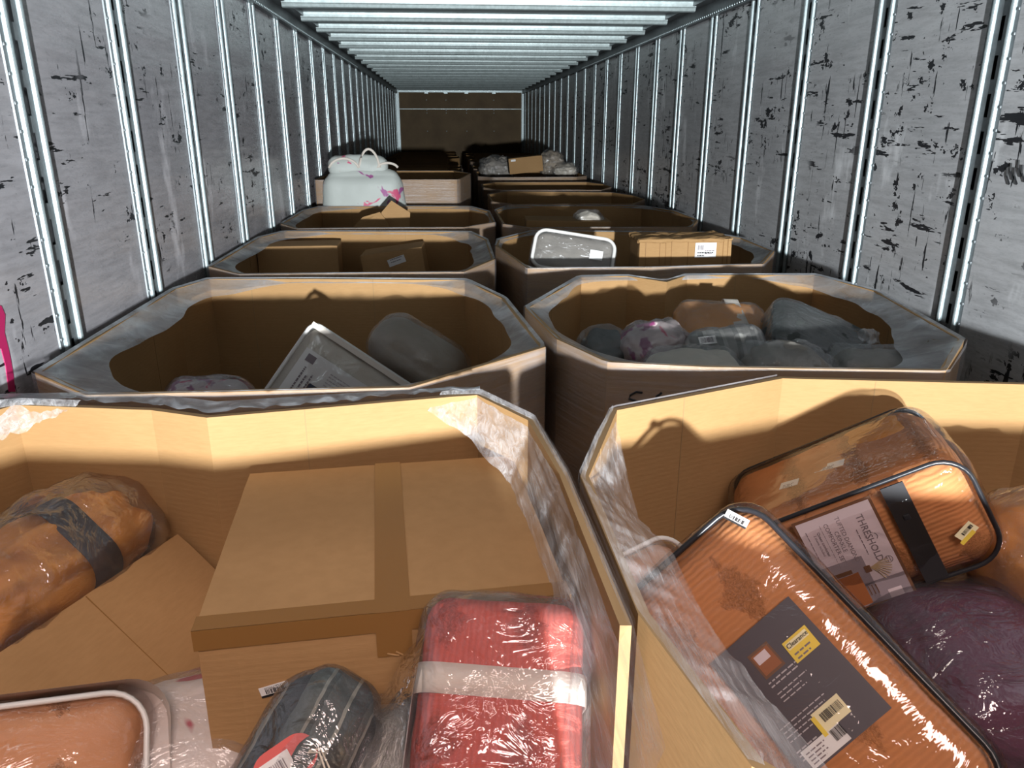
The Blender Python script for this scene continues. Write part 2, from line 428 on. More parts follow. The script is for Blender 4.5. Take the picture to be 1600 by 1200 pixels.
for s, nm in ((-1, 'left'), (1, 'right')):
    r = struct(mesh_obj('trim_1' if s < 0 else 'trim_2', *join([boxg(*sorted((s*W, s*(W-.035))), Y0, L, 2.475, ZR), boxg(*sorted((s*(W-.035), s*(W-.10))), Y0, L, 2.545, ZR)]), M['railm']))
    P = []; yy = .3
    while yy < 9: P.append(rbox(.006, .010, .010, .004, 2)); P[-1] = ([V(v)+V((s*(W-.037), yy, 2.487)) for v in P[-1][0]], P[-1][1]); yy += .035
    rv = mesh_obj('rivets', *join(P), M['galv'], r); rv['kind'] = 'stuff'
    P = []; yy = 4.8-4.2
    while yy < 14:
        for dy in (-.02, .02):
            q = rbox(.03, .018, .018, .007, 2); P.append(([V(v)+V((s*(W-.105), yy+dy, 2.56)) for v in q[0]], q[1]))
        yy += .6
    b2 = mesh_obj('bolts', *join(P), M['galv'], r); b2['kind'] = 'stuff'

def post_mesh():
    z0, z1 = 0, 2.50; vs, fs, mi = [], [], []
    def strip(prof, m, za=z0, zb=z1):
        n = len(vs)
        for z in (za, zb):
            for a, b in prof: vs.append((b, a, z))
        k = len(prof)
        for i in range(k-1): fs.append((n+i, n+i+1, n+k+i+1, n+k+i)); mi.append(m)
    arc = [(-.046+.008-.008*math.cos(math.pi*k/8), .009+.011*math.sin(math.pi*k/8)) for k in range(9)]
    strip([(-.064, .004), (-.062, .009), (-.046, .009)], 1); strip(arc, 0); strip([(-.030, .009), (-.0075, .009)], 1)
    strip([(-a, b) for a, b in reversed(arc)], 0); strip([(.046, .009), (.062, .009), (.064, .004)], 1); strip([(.0075, .009), (.030, .009)], 1)
    z = .02; prev = z0
    while z < z1-.07:
        strip([(-.0075, .009), (.0075, .009)], 1, prev, z); prev = z+.062; z += .10
    strip([(-.0075, .009), (.0075, .009)], 1, prev, z1)
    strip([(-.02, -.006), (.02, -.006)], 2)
    for k in range(40):                                   # rivets down both flanges
        for a in (-.056, .056):
            q = rbox(.006, .009, .009, .003, 2); n = len(vs)
            vs.extend([V(v)+V((.010, a, .04+k*.0615)) for v in q[0]]); fs.extend([tuple(i+n for i in f) for f in q[1]]); mi.extend([1]*len(q[1]))
    me = bpy.data.meshes.new('wall_post'); me.from_pydata([tuple(v) for v in vs], [], fs)
    for m in (M['galv'], M['web'], M['black']): me.materials.append(m)
    me.polygons.foreach_set('material_index', mi); me.update(); return me
pm = post_mesh()
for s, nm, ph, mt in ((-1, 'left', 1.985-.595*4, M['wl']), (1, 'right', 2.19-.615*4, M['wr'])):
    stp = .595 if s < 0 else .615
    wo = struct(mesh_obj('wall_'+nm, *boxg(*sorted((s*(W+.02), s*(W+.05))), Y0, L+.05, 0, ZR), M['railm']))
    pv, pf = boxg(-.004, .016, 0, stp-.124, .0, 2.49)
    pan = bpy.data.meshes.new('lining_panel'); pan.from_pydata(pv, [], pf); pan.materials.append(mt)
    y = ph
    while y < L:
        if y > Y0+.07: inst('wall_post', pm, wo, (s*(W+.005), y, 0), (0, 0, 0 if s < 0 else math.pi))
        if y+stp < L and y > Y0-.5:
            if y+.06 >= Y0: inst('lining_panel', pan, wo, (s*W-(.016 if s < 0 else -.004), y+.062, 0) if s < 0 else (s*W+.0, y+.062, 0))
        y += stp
# front bulkhead
wb = struct(mesh_obj('wall_back', *boxg(-W-.05, W+.05, L+.02, L+.06, 0, ZR), M['galv']))
mesh_obj('plywood_board', *boxg(-1.19, 1.205, L-.01, L+.015, 0, 2.19), M['ply'], wb)
mesh_obj('plywood_board', *boxg(-1.19, 1.205, L-.012, L+.015, 2.199, 2.50), M['ply'], wb)
for x0, x1 in ((-1.245, -1.195), (1.21, 1.245)):
    mesh_obj('corner_post', *boxg(x0, x1, L-.05, L+.015, 0, 2.55), M['galv'], wb)
mesh_obj('header_rail', *boxg(-1.15, 1.17, L-.03, L+.015, 2.505, 2.57), M['galv'], wb)
for x in (-.66, -.28, .12, .66):
    for z in (1.78, 2.12, 2.17, 2.36):
        q = rbox(.018, .012, .018, .005, 2); mesh_obj('bolt', [V(v)+V((x, L-.014, z)) for v in q[0]], q[1], M['galv'], wb)
    mesh_obj('header_bracket', *boxg(x-.035, x+.035, L-.036, L-.012, 2.475, 2.52), M['galv'], wb)
# magenta spray mark low on the left lining
def splash(name, pts, x, mat, parent, t=.0015):
    n = len(pts); vs = [(x, a, b) for a, b in pts]+[(x+t, a, b) for a, b in pts]
    fs = [tuple(range(n)), tuple(range(n, 2*n))[::-1]]+[(i, (i+1) % n, n+(i+1) % n, n+i) for i in range(n)]
    return mesh_obj(name, vs, fs, mat, parent)
wl = bpy.data.objects['wall_left']; wr = bpy.data.objects['wall_right']
pz = [at_z(0, 0, 0)]
def onx(px, py, x): d = ray(px, py); p = CAM+d*((x-CAM.x)/d.x); return (p.y, p.z)
XL = -W+.0012
splash('paint_mark', [onx(a, b, XL) for a, b in ((-12, 474), (2, 478), (8, 492), (7, 520), (14, 548), (20, 580), (24, 612), (14, 612), (9, 572), (2, 545), (-12, 540))], XL-.001, M['magenta'], wl)
XR = W+.004-.009
for k, (a, b) in enumerate(((1574, 262), (1580, 255), (1586, 262), (1592, 250), (1598, 258))):
    ya, za = onx(a, b, XR); yb, zb = onx(a+3, b+26, XR)
    mesh_obj('marker_stroke', *tube([(XR, ya, za), (XR, (ya+yb)/2+.006, (za+zb)/2), (XR, yb, zb)], .003, 5), M['ink'], wr)

# ------------------------------------------------------------------ bulk bins
def smooth_loop(P, k):
    n = len(P); out = []
    for i in range(n):
        a = V((0, 0, 0)); wt = 0
        for j in range(-k, k+1):
            g = 1-abs(j)/(k+1); a += P[(i+j) % n]*g; wt += g
        out.append(a/wt)
    return out
BINS = {}
def bulk_bin(key, label, pts, rim=1.38, open_from=None, collar=None, side=True, fill=1.0, skip=(), heap=True, cmat='filmh'):
    """pts: rim corners counter-clockwise (outer face), each wall a panel of its own"""
    n = len(pts); cx = sum(p[0] for p in pts)/n; cy = sum(p[1] for p in pts)/n
    t = thing('bulk_bin', label, 'cardboard bin', Matrix.Translation((cx, cy, 0)), 'octagonal cardboard bulk bins in two columns')
    loc = [V((p[0]-cx, p[1]-cy, p[2] if len(p) > 2 else rim)) for p in pts]
    th = .013
    inn = []
    for i in range(n):
        a, b, c = loc[i-1], loc[i], loc[(i+1) % n]
        d1 = (b-a).to_2d().normalized(); d2 = (c-b).to_2d().normalized()
        n1 = V((-d1.y, d1.x)); n2 = V((-d2.y, d2.x)); m = (n1+n2); m = m/max(.5, m.length_squared)*2
        inn.append(V((b.x+m.x*th, b.y+m.y*th, b.z)))
    for i in range(n):
        if i in skip: continue
        j = (i+1) % n
        A, B, C, D = loc[i], loc[j], inn[j], inn[i]
        lo = lambda p: V((p.x, p.y, .02))
        vs = [lo(A), lo(B), lo(C), lo(D), A, B, C, D]
        pn = mesh_obj('bin_panel', vs, [(3, 2, 1, 0), (4, 5, 6, 7), (0, 1, 5, 4), (1, 2, 6, 5), (2, 3, 7, 6), (3, 0, 4, 7)], None, t,
                 mats=[M['card'], M['cut']], mi=[0, 1, 0, 1, 0, 1])
        ln = (C-D).length
        if ln > .30 and cy < 5:                     # scored fold lines on the inner face
            d = (C-D).normalized(); nn = V((-d.y, d.x, 0))
            for f_ in ((.28, .72) if ln > .6 else (.62,)):
                p = D.lerp(C, f_); q = [p+d*a+nn*b for a in (-.0011, .0011) for b in (-.001, .0006)]
                vv = [V((k.x, k.y, z_)) for z_ in (.3, p.z-.001) for k in q]
                mesh_obj('score_line', vv, [(0, 1, 3, 2), (4, 6, 7, 5), (0, 4, 5, 1), (1, 5, 7, 3), (3, 7, 6, 2), (2, 6, 4, 0)], M['cut'], pn)
    vs = [V((p.x*.99, p.y*.99, z)) for z in (.0, .02) for p in loc]
    mesh_obj('bin_base', vs, [tuple(range(n))[::-1], tuple(range(n, 2*n))]+[(i, (i+1) % n, n+(i+1) % n, n+i) for i in range(n)], M['card'], t)
    N = 120
    if side:
        out = resample([V((p.x*1.006, p.y*1.006, p.z+.002)) for p in loc], N, True)
        dn = [V((p.x, p.y, rim-.75)) for p in out]
        def dz(u, v_, p):
            r_ = noise.noise(V((p.x*5, p.y*5, p.z*22)))*.003
            d = V((p.x, p.y, 0)).normalized(); return d*(r_+.003)
        mesh_obj('stretch_film', *loft(out, dn, 14, dz, True), M['films'], t, True)
    if collar:
        base = resample([V((p.x*1.004, p.y*1.004, p.z+.004)) for p in loc], N, True)
        sm = smooth_loop(base, 9)
        inner = []
        for i, p in enumerate(sm):
            d = V((-p.x, -p.y, 0)).normalized()
            k = collar(p.x+cx, p.y+cy)
            k *= 1+.25*noise.noise(V((p.x*6, p.y*6, 3.1+cx)))
            inner.append(p + d*k + V((0, 0, -.012-.25*k)))
        def cz(u, v_, p):
            a = noise.noise(V((p.x*9, p.y*9, 1.7)))*.006 + noise.noise(V((p.x*30, p.y*30, 5)))*.003
            return V((0, 0, a*math.sin(math.pi*min(1, v_*1.0+.02))))
        mesh_obj('film_collar', *loft(base, inner, 7, cz, True), M[cmat], t, True)
    if heap:
        P = resample([V((p.x*.955, p.y*.955, 0)) for p in loc], 48, True); vs, fs = [], []
        for j in range(11):
            k = j/10
            for p in P:
                x, y_ = p.x*k, p.y*k
                h = fill + .05*noise.fractal(V((x*4+cx*3, y_*4+cy, 1)), .9, 2, 3) - (.04 if j == 10 else 0)
                vs.append((x, y_, h))
        for p in P: vs.append((p.x, p.y, .021))
        for j in range(11):
            for i in range(48):
                a, b = j*48+i, j*48+(i+1) % 48; fs.append((a, b, b+48, a+48))
        fs.append(tuple(range(11*48, 12*48))[::-1])
        h = mesh_obj('textile_heap', vs, fs, M['heap'], None, True); h.location = (cx, cy, 0); h['kind'] = 'stuff'
        tag(h, 'jumbled bagged textiles filling the '+label.split(',')[0], 'textiles')
    BINS[key] = t
    return t
# row 1
L1 = bulk_bin('L1', 'nearest left cardboard bin, holding the big taped carton',
    [(-1.20, .45), (-.95, .20), (-.45, .22), (-.14, .46), (-.088, .70), (-.101, 1.09), (-.127, 1.328), (-.222, 1.485), (-.281, 1.478), (-.737, 1.398), (-.853, 1.447), (-1.14, 1.50), (-1.205, 1.40)], fill=.70, skip=(3,), side=False)
R1 = bulk_bin('R1', 'nearest right cardboard bin, holding rust comforter bags',
    [(-.030, .50), (.20, .24), (.90, .24), (1.15, .48), (1.165, 1.20), (.95, 1.455), (.433, 1.54), (.026, 1.372), (-.082, 1.08), (-.076, .72)], fill=.80, side=False)
L2 = bulk_bin('L2', 'second left cardboard bin, film-wrapped, with a white comforter bag inside',
    [(-1.20, 1.70), (-1.02, 1.535), (-.367, 1.53), (-.047, 1.815), (-.104, 2.39), (-.218, 2.705), (-.75, 2.77), (-1.14, 2.80), (-1.205, 2.62)], fill=.92,
    collar=lambda x, y: .02+.085*max(0, min(1, (-.85-x)/.25))+.035*max(0, min(1, (x+.4)/.2)))
R2 = bulk_bin('R2', 'second right cardboard bin, wide grey film collar around its rim',
    [(-.009, 1.884), (.08, 1.675), (.30, 1.62), (.82, 1.55), (1.03, 1.80), (1.13, 2.40), (1.06, 2.70), (.58, 2.735), (.475, 2.62), (.37, 2.735), (.187, 2.735), (-.056, 2.25)], fill=1.13,
    collar=lambda x, y: .045+.05*max(0, min(1, (x-.8)/.2))+.035*max(0, min(1, (2.0-y)/.3)) - .035*max(0, min(1, (y-2.5)/.15)))
bulk_bin('L3', 'third left cardboard bin, two dark cartons in its shade',
    [(-1.21, 3.05), (-1.05, 2.87), (-.227, 2.85), (-.095, 3.13), (-.095, 3.70), (-.169, 3.99), (-.7, 4.05), (-1.13, 4.09), (-1.21, 3.85)], fill=1.05,
    collar=lambda x, y: .02+.05*max(0, min(1, (-.9-x)/.2))+.06*max(0, min(1, (x+.35)/.2)))
bulk_bin('R3', 'third right cardboard bin, labelled carton and zip bag inside',
    [(.018, 2.91), (.50, 2.89), (.95, 2.93), (1.13, 3.25), (1.14, 3.65), (1.04, 3.86), (.147, 4.0), (-.05, 3.70), (-.07, 3.50)], fill=1.19,
    collar=lambda x, y: .015+.05*max(0, min(1, (x-.9)/.15)))
bulk_bin('L4', 'fourth left cardboard bin, loose pale flap across it',
    [(-1.21, 4.42), (-1.08, 4.18), (-.20, 4.16), (-.02, 4.38), (-.02, 4.95), (-.13, 5.28), (-.6, 5.33), (-1.14, 5.36), (-1.21, 5.10)], fill=1.23, collar=lambda x, y: .02+.04*max(0, min(1, (-.9-x)/.2)))
bulk_bin('R4', 'fourth right cardboard bin, long pale carton edge inside',
    [(.02, 4.30), (.15, 4.12), (1.02, 4.08), (1.16, 4.42), (1.16, 4.90), (1.03, 5.22), (.106, 5.285), (.015, 5.02)], fill=1.22, collar=lambda x, y: .012)
bulk_bin('L5', 'fifth left cardboard bin, tall flat front behind the white floral bag',
    [(-1.21, 5.66), (-1.20, 5.62), (-.215, 5.59), (-.19, 5.65), (-.10, 6.3), (-.22, 6.68), (-1.1, 6.70), (-1.21, 6.5)], rim=1.535, fill=1.2)
bulk_bin('R5', 'fifth right cardboard bin, empty-looking with bright far rim',
    [(.03, 5.62), (.16, 5.40), (1.0, 5.36), (1.16, 5.68), (1.16, 6.0), (1.05, 6.31), (.20, 6.50), (.03, 6.2)], fill=1.1)
bulk_bin('R6', 'sixth right cardboard bin, low angled rim', [(.03, 6.9), (.16, 6.62), (1.0, 6.55), (1.16, 6.9), (1.16, 7.2), (1.05, 7.5), (.16, 7.55), (.03, 7.3)], fill=1.1)
ordn = ['sixth', 'seventh', 'eighth', 'ninth', 'tenth', 'eleventh', 'twelfth']
rnd = random.Random(4)
for s, k0 in ((-1, 5), (1, 6)):
    for k in range(k0, 12):
        ya = 5.42+.02+1.27*(k-4)+(0.05 if s < 0 else .0); yb = ya+1.17
        if yb > 15.9: break
        x0, x1 = (-1.2, -.09) if s < 0 else (.03, 1.16)
        dx = rnd.uniform(-.02, .02); c = rnd.uniform(.15, .24); rz = 1.38+rnd.uniform(-.02, .06)
        x1 -= rnd.uniform(0, .04); x0 = max(x0, -1.2)
        bulk_bin('%s%d' % ('L' if s < 0 else 'R', k+1), '%s cardboard bin from the front in the %s column' % (ordn[k-5], 'left' if s < 0 else 'right'),
            [(x0, ya+c), (x0+c*.8, ya), (x1-c*.8, ya), (x1, ya+c), (x1, yb-c), (x1-c*.8, yb), (x0+c*.8, yb), (x0, yb-c)], rim=rz, fill=1.27 if (s > 0 and k == 6) else 1.1, side=k < 9)

# pulled film over the near bins' rims (rows of outer rim points, then inner torn edge)
def film_sheet(name, A, B, mat, parent, n=60, m=14, amp=.006, fr=(30, 6), seed=0.0):
    inv = parent.matrix_world.inverted()
    bpy.context.view_layer.update(); inv = Matrix.Translation(-parent.location)
    A = resample([inv @ V(p) for p in A], n); B = resample([inv @ V(p) for p in B], n)
    def d(u, v_, p):
        k = noise.noise(V((u*fr[0]+seed, v_*fr[1]*.35, seed)))*amp + noise.noise(V((u*fr[0]*.4+seed, v_*fr[1], 4+seed)))*amp*.9
        edge = noise.noise(V((u*16, 7.7+seed, 0)))*.009*(v_**3)
        return V((0, 0, k*min(1, v_*4))) + (V(B[0])-V(A[0])).normalized()*edge
    return mesh_obj(name, *loft(A, B, m, d), M[mat], parent, True)
bpy.context.view_layer.update()
# left bin, right rim: folded over the rim and hanging into the bin
film_sheet('film_drape', [(-.30, 1.485, 1.386), (-.222, 1.49, 1.388), (-.127, 1.332, 1.388), (-.101, 1.08, 1.388), (-.088, .70, 1.388), (-.10, .52, 1.386)],
    [(-.33, 1.45, 1.355), (-.245, 1.40, 1.315), (-.178, 1.27, 1.28), (-.168, 1.02, 1.25), (-.17, .70, 1.18), (-.175, .52, 1.15)], 'filmv', L1, 90, 14, .005, (34, 3), 1.0)
film_sheet('film_drape', [(-.222, 1.492, 1.386), (-.125, 1.336, 1.386), (-.097, 1.085, 1.386), (-.084, .70, 1.386)],
    [(-.215, 1.50, .9), (-.112, 1.342, .9), (-.088, 1.087, .9), (-.080, .70, .9)], 'films', L1, 40, 10, .003, (20, 12), 2.0)
# left bin, far rim: rolled glossy band of film
film_sheet('film_roll', [(-1.19, 1.545, 1.384), (-1.0, 1.53, 1.388), (-.853, 1.50, 1.388), (-.737, 1.452, 1.388), (-.5, 1.48, 1.388), (-.281, 1.508, 1.386), (-.222, 1.508, 1.384)],
    [(-1.19, 1.475, 1.398), (-1.0, 1.465, 1.396), (-.853, 1.432, 1.393), (-.737, 1.388, 1.390), (-.5, 1.427, 1.392), (-.281, 1.470, 1.392), (-.222, 1.478, 1.390)], 'filmh', L1, 90, 6, .006, (46, 4), 3.0)
film_sheet('film_drape', [(-1.19, 1.48, 1.392), (-1.12, 1.492, 1.392), (-1.0, 1.47, 1.392)], [(-1.16, 1.40, 1.33), (-1.11, 1.47, 1.335), (-1.03, 1.462, 1.372)], 'filmv', L1, 24, 8, .006, (14, 5), 6.0)
# right bin, left rim: pulled tight across the chamfered corner
film_sheet('film_drape', [(.030, 1.376, 1.386), (-.03, 1.23, 1.388), (-.084, 1.08, 1.388), (-.080, .90, 1.388), (-.078, .72, 1.388), (-.034, .50, 1.388)],
    [(.040, 1.350, 1.335), (.030, 1.22, 1.30), (.020, 1.10, 1.29), (.022, .92, 1.335), (.012, .74, 1.350), (.050, .50, 1.355)], 'filmv', R1, 90, 14, .004, (34, 3), 4.0)
film_sheet('film_drape', [(.43, 1.546, 1.383), (.026, 1.378, 1.383), (-.086, 1.08, 1.384), (-.081, .74, 1.384)],
    [(.43, 1.55, .9), (.02, 1.385, .9), (-.09, 1.083, .9), (-.085, .74, .9)], 'films', R1, 50, 10, .003, (20, 12), 5.0)
# marker scrawl on the second right bin's near wall
def stroke(pts, r, mat, parent, name='marker_lettering'):
    return mesh_obj(name, *tube([V(p)-parent.location for p in pts], r, 5), mat, parent)
def on_line(px, py, a, b, off=.004):
    """point where the pixel's ray meets the vertical wall through a-b"""
    d = ray(px, py); n_ = V((b[1]-a[1], -(b[0]-a[0]), 0)).normalized(); k = (V((a[0], a[1], 0))-CAM).dot(n_)/d.dot(n_)
    p = CAM+d*k; s_ = 1 if n_.dot(V((0, -1, 0))) > 0 else -1
    return p+n_*off*s_
WA, WB = (.08, 1.675), (.30, 1.62)
stroke([on_line(a, b, WA, WB, .008) for a, b in ((1004, 612), (994, 611), (985, 616), (983, 621), (992, 624), (1001, 627), (1000, 634), (988, 638))], .0028, M['ink'], R2)
stroke([on_line(a, b, WA, WB, .008) for a, b in ((1034, 612), (1026, 618), (1021, 628), (1016, 640))], .0028, M['ink'], R2)

# ------------------------------------------------------------------ cartons
def carton(label, m, sx, sy, sz, tape='x', parts=True, mat='carton', group=None, sag=0.0):
    """closed carton, origin at its base centre; four top flaps' seam, tape and worn edges"""
    t = thing('carton', label, 'carton', m, group)
    n = 10
    vs, fs = rbox(sx, sy, sz-.006, .006, n, amp=.0012, freq=9, seed=sx*10)
    mesh_obj('body', [V(v)+V((0, 0, (sz-.006)/2)) for v in vs], fs, M[mat], t, False)
    if parts:
        for s in (-1, 1):                          # two top flaps meeting at a seam
            x0, x1 = sorted((s*.0012, s*(sx/2)))
            vs, fs = rbox(x1-x0, sy+.002, .006, .0025, 8, amp=.0008, freq=12, seed=s)
            mesh_obj('top_flap', [V((v.x+(x0+x1)/2, v.y, v.z+sz-.003 - sag*(1-min(1, abs(v.y)/(sy/2)))**2*0)) for v in vs], fs, M[mat], t)
        w_ = .048
        P = boxg(-w_/2+.006, w_/2+.006, -sy/2-.003, sy/2+.003, sz+.0004, sz+.0012)
        mesh_obj('packing_tape', *P, M['tape'], t)
        mesh_obj('packing_tape', *boxg(-w_/2+.006, w_/2+.006, -sy/2-.0030, -sy/2-.0016, sz-.07, sz+.001), M['tape'], t)
        mesh_obj('packing_tape', *join([boxg(-sx/2-.002, sx/2+.002, -sy/2-.0022, -sy/2+.03, sz+.0003, sz+.0009), boxg(-sx/2-.002, sx/2+.002, -sy/2-.0026, -sy/2-.0014, sz-.03, sz+.0009)]), M['tape'], t)
    return t
def mz(x, y, z, rz=0, rx=0, ry=0):
    return Matrix.Translation((x, y, z)) @ Matrix.Rotation(rz, 4, 'Z') @ Matrix.Rotation(rx, 4, 'X') @ Matrix.Rotation(ry, 4, 'Y')
def lpn(o, xd, yd, parent, s=1.0):
    """small licence-plate sticker: barcode, code, black end"""
    c = card('barcode_sticker', o, xd, yd, .034*s, .014*s, M['white'], parent, .0008)
    xd, yd = V(xd).normalized(), V(yd).normalized(); zd = xd.cross(yd); o = V(o)
    bars('barcode', o+zd*.0009+yd*.0005*s-xd*.001*s, xd, yd, .024*s, .006*s, M['ink'], c, 15, 3)
    card('black_edge', o+zd*.0008+yd*(.0058*s), xd, yd, .034*s, .0028*s, M['ink'], c, .0006)
    text_mesh('code', 'LPQL7W036', .0042*s, o+zd*.0009-yd*.0045*s, xd, yd, M['ink'], c)
    return c
big = carton('big brown carton with taped centre seam, standing in the nearest left bin', mz(-.392, 1.13, .76, math.radians(5)), .50, .48, .52)
lpn((-.157, -.2432, .418), (-.97, 0, -.22), (.22, 0, -.97), big, 1.15)
P = []
for k in range(7):
    x = -.005+k*.012; P.append(tube([(x, -.2425, .455-k*.0022+(.004 if k % 2 else 0)), (x+.011, -.2435, .452-k*.0022), (x+.016, -.2425, .450-k*.002)], .0016, 5))
mesh_obj('surface_tear', *join(P), M['card'], big)
# tilted carton at the left
p0, p1 = at_z(275, 828, 1.13), at_z(0, 1010, 1.13)
e1 = (p0-p1).normalized()
pd = at_d(338, 945, 1.48)
dn = pd-p0; dn = (dn-e1*dn.dot(e1)).normalized()
zup = -dn; side_n = e1.cross(zup)           # pointing out of the visible face
if side_n.dot(CAM-p0) < 0: side_n = -side_n
cc = p0 - e1*.25 + dn*.36 - side_n*.11
mB = Matrix(((e1.x, -side_n.x, zup.x, cc.x), (e1.y, -side_n.y, zup.y, cc.y), (e1.z, -side_n.z, zup.z, cc.z), (0, 0, 0, 1)))
cB = carton('plain brown carton tilted against the left side, under the ochre blanket', mB, .50, .22, .36, parts=False)
mesh_obj('crease', *boxg(.02, .0215, -.1106, -.1095, .01, .35), M['tape'], cB)

# ------------------------------------------------------------------ bagged goods
def ring(name, sy, sz, x, wd, mat, parent, r=.03, off=.004, axis='x', th=.002):
    """strap around a body, lying in the plane across the chosen axis"""
    a = rrect(sy+2*off, sz+2*off, r, 0, 6); vs, fs = [], []
    n = len(a)
    for s, o in ((-1, 0), (1, 0), (1, th), (-1, th)):
        for p in a:
            q = V((p.x, p.y)); q = q*(1+o/max(q.length, .01))
            vs.append(V((x+s*wd/2, q.x, q.y)) if axis == 'x' else V((q.x, x+s*wd/2, q.y)))
    for j in range(4):
        for i in range(n): k = (i+1) % n; fs.append((j*n+i, j*n+k, ((j+1) % 4)*n+k, ((j+1) % 4)*n+i))
    return mesh_obj(name, vs, fs, mat, parent, True)
def zip_bag(label, m, sx, sy, sz, fab, pip='piping', n=20, amp=.006, freq=9, seed=1, vin='vinyl', name='comforter_bag', cat='bedding bag', r=.05, back=True, pr=.0045):
    """vinyl zip bag (origin at centre, z towards the viewer) with folded bedding inside"""
    t = thing(name, label, cat, m)
    mesh_obj('folded_bedding', *rbox(sx-.02, sy-.02, sz-.02, r, n, (.004, .004, .006), amp, freq, seed), M[fab], t, True)
    mesh_obj('clear_cover', *rbox(sx, sy, sz, r*1.05, n, (.004, .004, .008), amp*.35, freq*1.4, seed+3), M[vin], t, True)
    q = min(r*1.05, sz*.49)*.29; e_ = 2*q-.006
    mesh_obj('piping', *tube(rrect(sx-e_, sy-e_, r*1.05, sz/2-q+.002, 7), pr, 6, True), M[pip], t, True)
    if back: mesh_obj('piping', *tube(rrect(sx-e_, sy-e_, r*1.05, -sz/2+q-.002, 7), pr, 6, True), M[pip], t, True)
    return t
# --- front rust bag in the nearest right bin: dark back card towards the camera
def screen_dir(px, py, dx, dy, tilt=0.0):
    """direction in the plane facing the ray"""
    rr_ = ray(px, py).normalized(); d = RGT*dx - UPV*dy; d = d - rr_*d.dot(rr_); return d.normalized()
cpx = (1275, 1010); rh = ray(*cpx).normalized()
xA = screen_dir(*cpx, 125, -107); yA = screen_dir(*cpx, -143, -150)
nA = xA.cross(yA).normalized()
oA = at_d(1210, 1100, 1.02)
SXA, SYA, SZA = .318, .487, .165
mA = Matrix(((xA.x, yA.x, nA.x, 0), (xA.y, yA.y, nA.y, 0), (xA.z, yA.z, nA.z, 0), (0, 0, 0, 1)))
mA = frame((0, 0, 0), xA, nA)
# centre: card sits right of middle of the face
cA = oA - nA*(SZA/2) + xA*.017
mA.translation = cA
A = zip_bag('rust tufted comforter in clear bag, dark back card with yellow stickers', mA, SXA, SYA, SZA, 'orange', amp=.005, seed=2, n=26)
zt = SZA/2+.003
ko = V((.023, .0, zt))
X, Y = (1, 0, 0), (0, 1, 0)
kc = card('back_card', ko, X, Y, .141, .176, M['slatecard'], A)
def kp(a, b, z=.0016): return ko+V(((a-.5)*.141, (.5-b)*.176, z))
card('thumbnail_border', kp(.43, .24), X, Y, .034, .036, M['brownp'], kc, .0004)
card('thumbnail_picture', kp(.43, .24, .0021), X, Y, .028, .029, M['rust'], kc, .0004)
card('thumbnail_picture', kp(.42, .205, .0026), X, Y, .020, .012, M['lilac'], kc, .0003)
lines('small_print', kp(.30, .38), X, Y, [.052, .045], .0055, .0018, M['paleink'], kc)
lines('small_print', kp(.30, .47), X, Y, [.05, .036, .04], .0055, .0014, M['paleink'], kc)
lines('small_print', kp(.10, .66), X, Y, [.075, .07, .08, .06], .006, .0014, M['paleink'], kc)
lines('small_print', kp(.08, .84), X, Y, [.034, .03, .026], .0055, .0018, M['paleink'], kc)
s1 = card('clearance_sticker', kp(.78, .31, .002), X, (.05, 1, 0), .040, .030, M['yellow'], A, .0006)
card('sticker_panel', kp(.78, .27, .0027), X, (.05, 1, 0), .034, .009, M['cstick'], s1, .0003)
text_mesh('sticker_word', 'Clearance', .0085, kp(.78, .27, .0032), X, (.05, 1, 0), M['ink'], s1, bold=True)
lines('sticker_print', kp(.67, .345, .0027), X, Y, [.028, .022], .006, .0022, M['greyink'], s1)
s2 = card('price_sticker', kp(.56, .78, .002), X, (.03, 1, 0), .044, .026, M['cstick'], A, .0006)
card('sticker_edge', kp(.40, .80, .0024), X, (.03, 1, 0), .006, .026, M['yellow'], s2, .0004)
bars('barcode', kp(.58, .77, .0027), X, Y, .032, .011, M['ink'], s2, 19, 5)
s3 = card('address_label', kp(.33, .915, .0018), X, Y, .062, .024, M['white'], A, .0006)
lines('label_print', kp(.14, .885, .0026), X, Y, [.03, .026, .028, .022], .0045, .0016, M['greyink'], s3)
bars('barcode', kp(.50, .90, .0026), X, Y, .018, .014, M['ink'], s3, 13, 9)
lpn((SXA/2-.045, SYA/2-.035, SZA/2+.008), (-.34, .94, 0), (-.94, -.34, 0), A, 1.0)
# --- rust bag behind it with the printed front card
cpx = (1385, 815); rh = ray(*cpx).normalized()
e1 = screen_dir(*cpx, 265, -95); up_ = screen_dir(*cpx, 95, 265) * -1
e3 = -(rh + up_*.50).normalized()
SXB, SYB, SZB = .43, .225, .33
mBg = frame((0, 0, 0), e1, e3)
zB = V((mBg[0][2], mBg[1][2], mBg[2][2])); yB = V((mBg[0][1], mBg[1][1], mBg[2][1])); xB = V((mBg[0][0], mBg[1][0], mBg[2][0]))
corner = at_d(1512, 697, 1.25)                  # front top right corner
mBg.translation = corner - xB*SXB/2 - yB*SYB/2 - zB*SZB/2
B = zip_bag('rust comforter in black-piped clear bag, pale printed card and black strap', mBg, SXB, SYB, SZB, 'orange', amp=.006, seed=5, n=26)
mesh_obj('strap_band', *boxg(SXB/2-.150, SXB/2-.112, -SYB/2+.022, SYB/2-.016, SZB/2+.001, SZB/2+.004), M['blackband'], B)
mesh_obj('strap_snap', [V(v)+V((SXB/2-.131, .035, SZB/2+.005)) for v in rbox(.011, .011, .004, .0019, 4)[0]], rbox(.011, .011, .004, .0019, 4)[1], M['piping'], B)
TX, TY = V((0, -1, 0)), V((1, 0, 0))            # print runs down the bag's face
cw, ch = .185, .128
co_ = V((SXB/2-.238, -.004, SZB/2+.003))
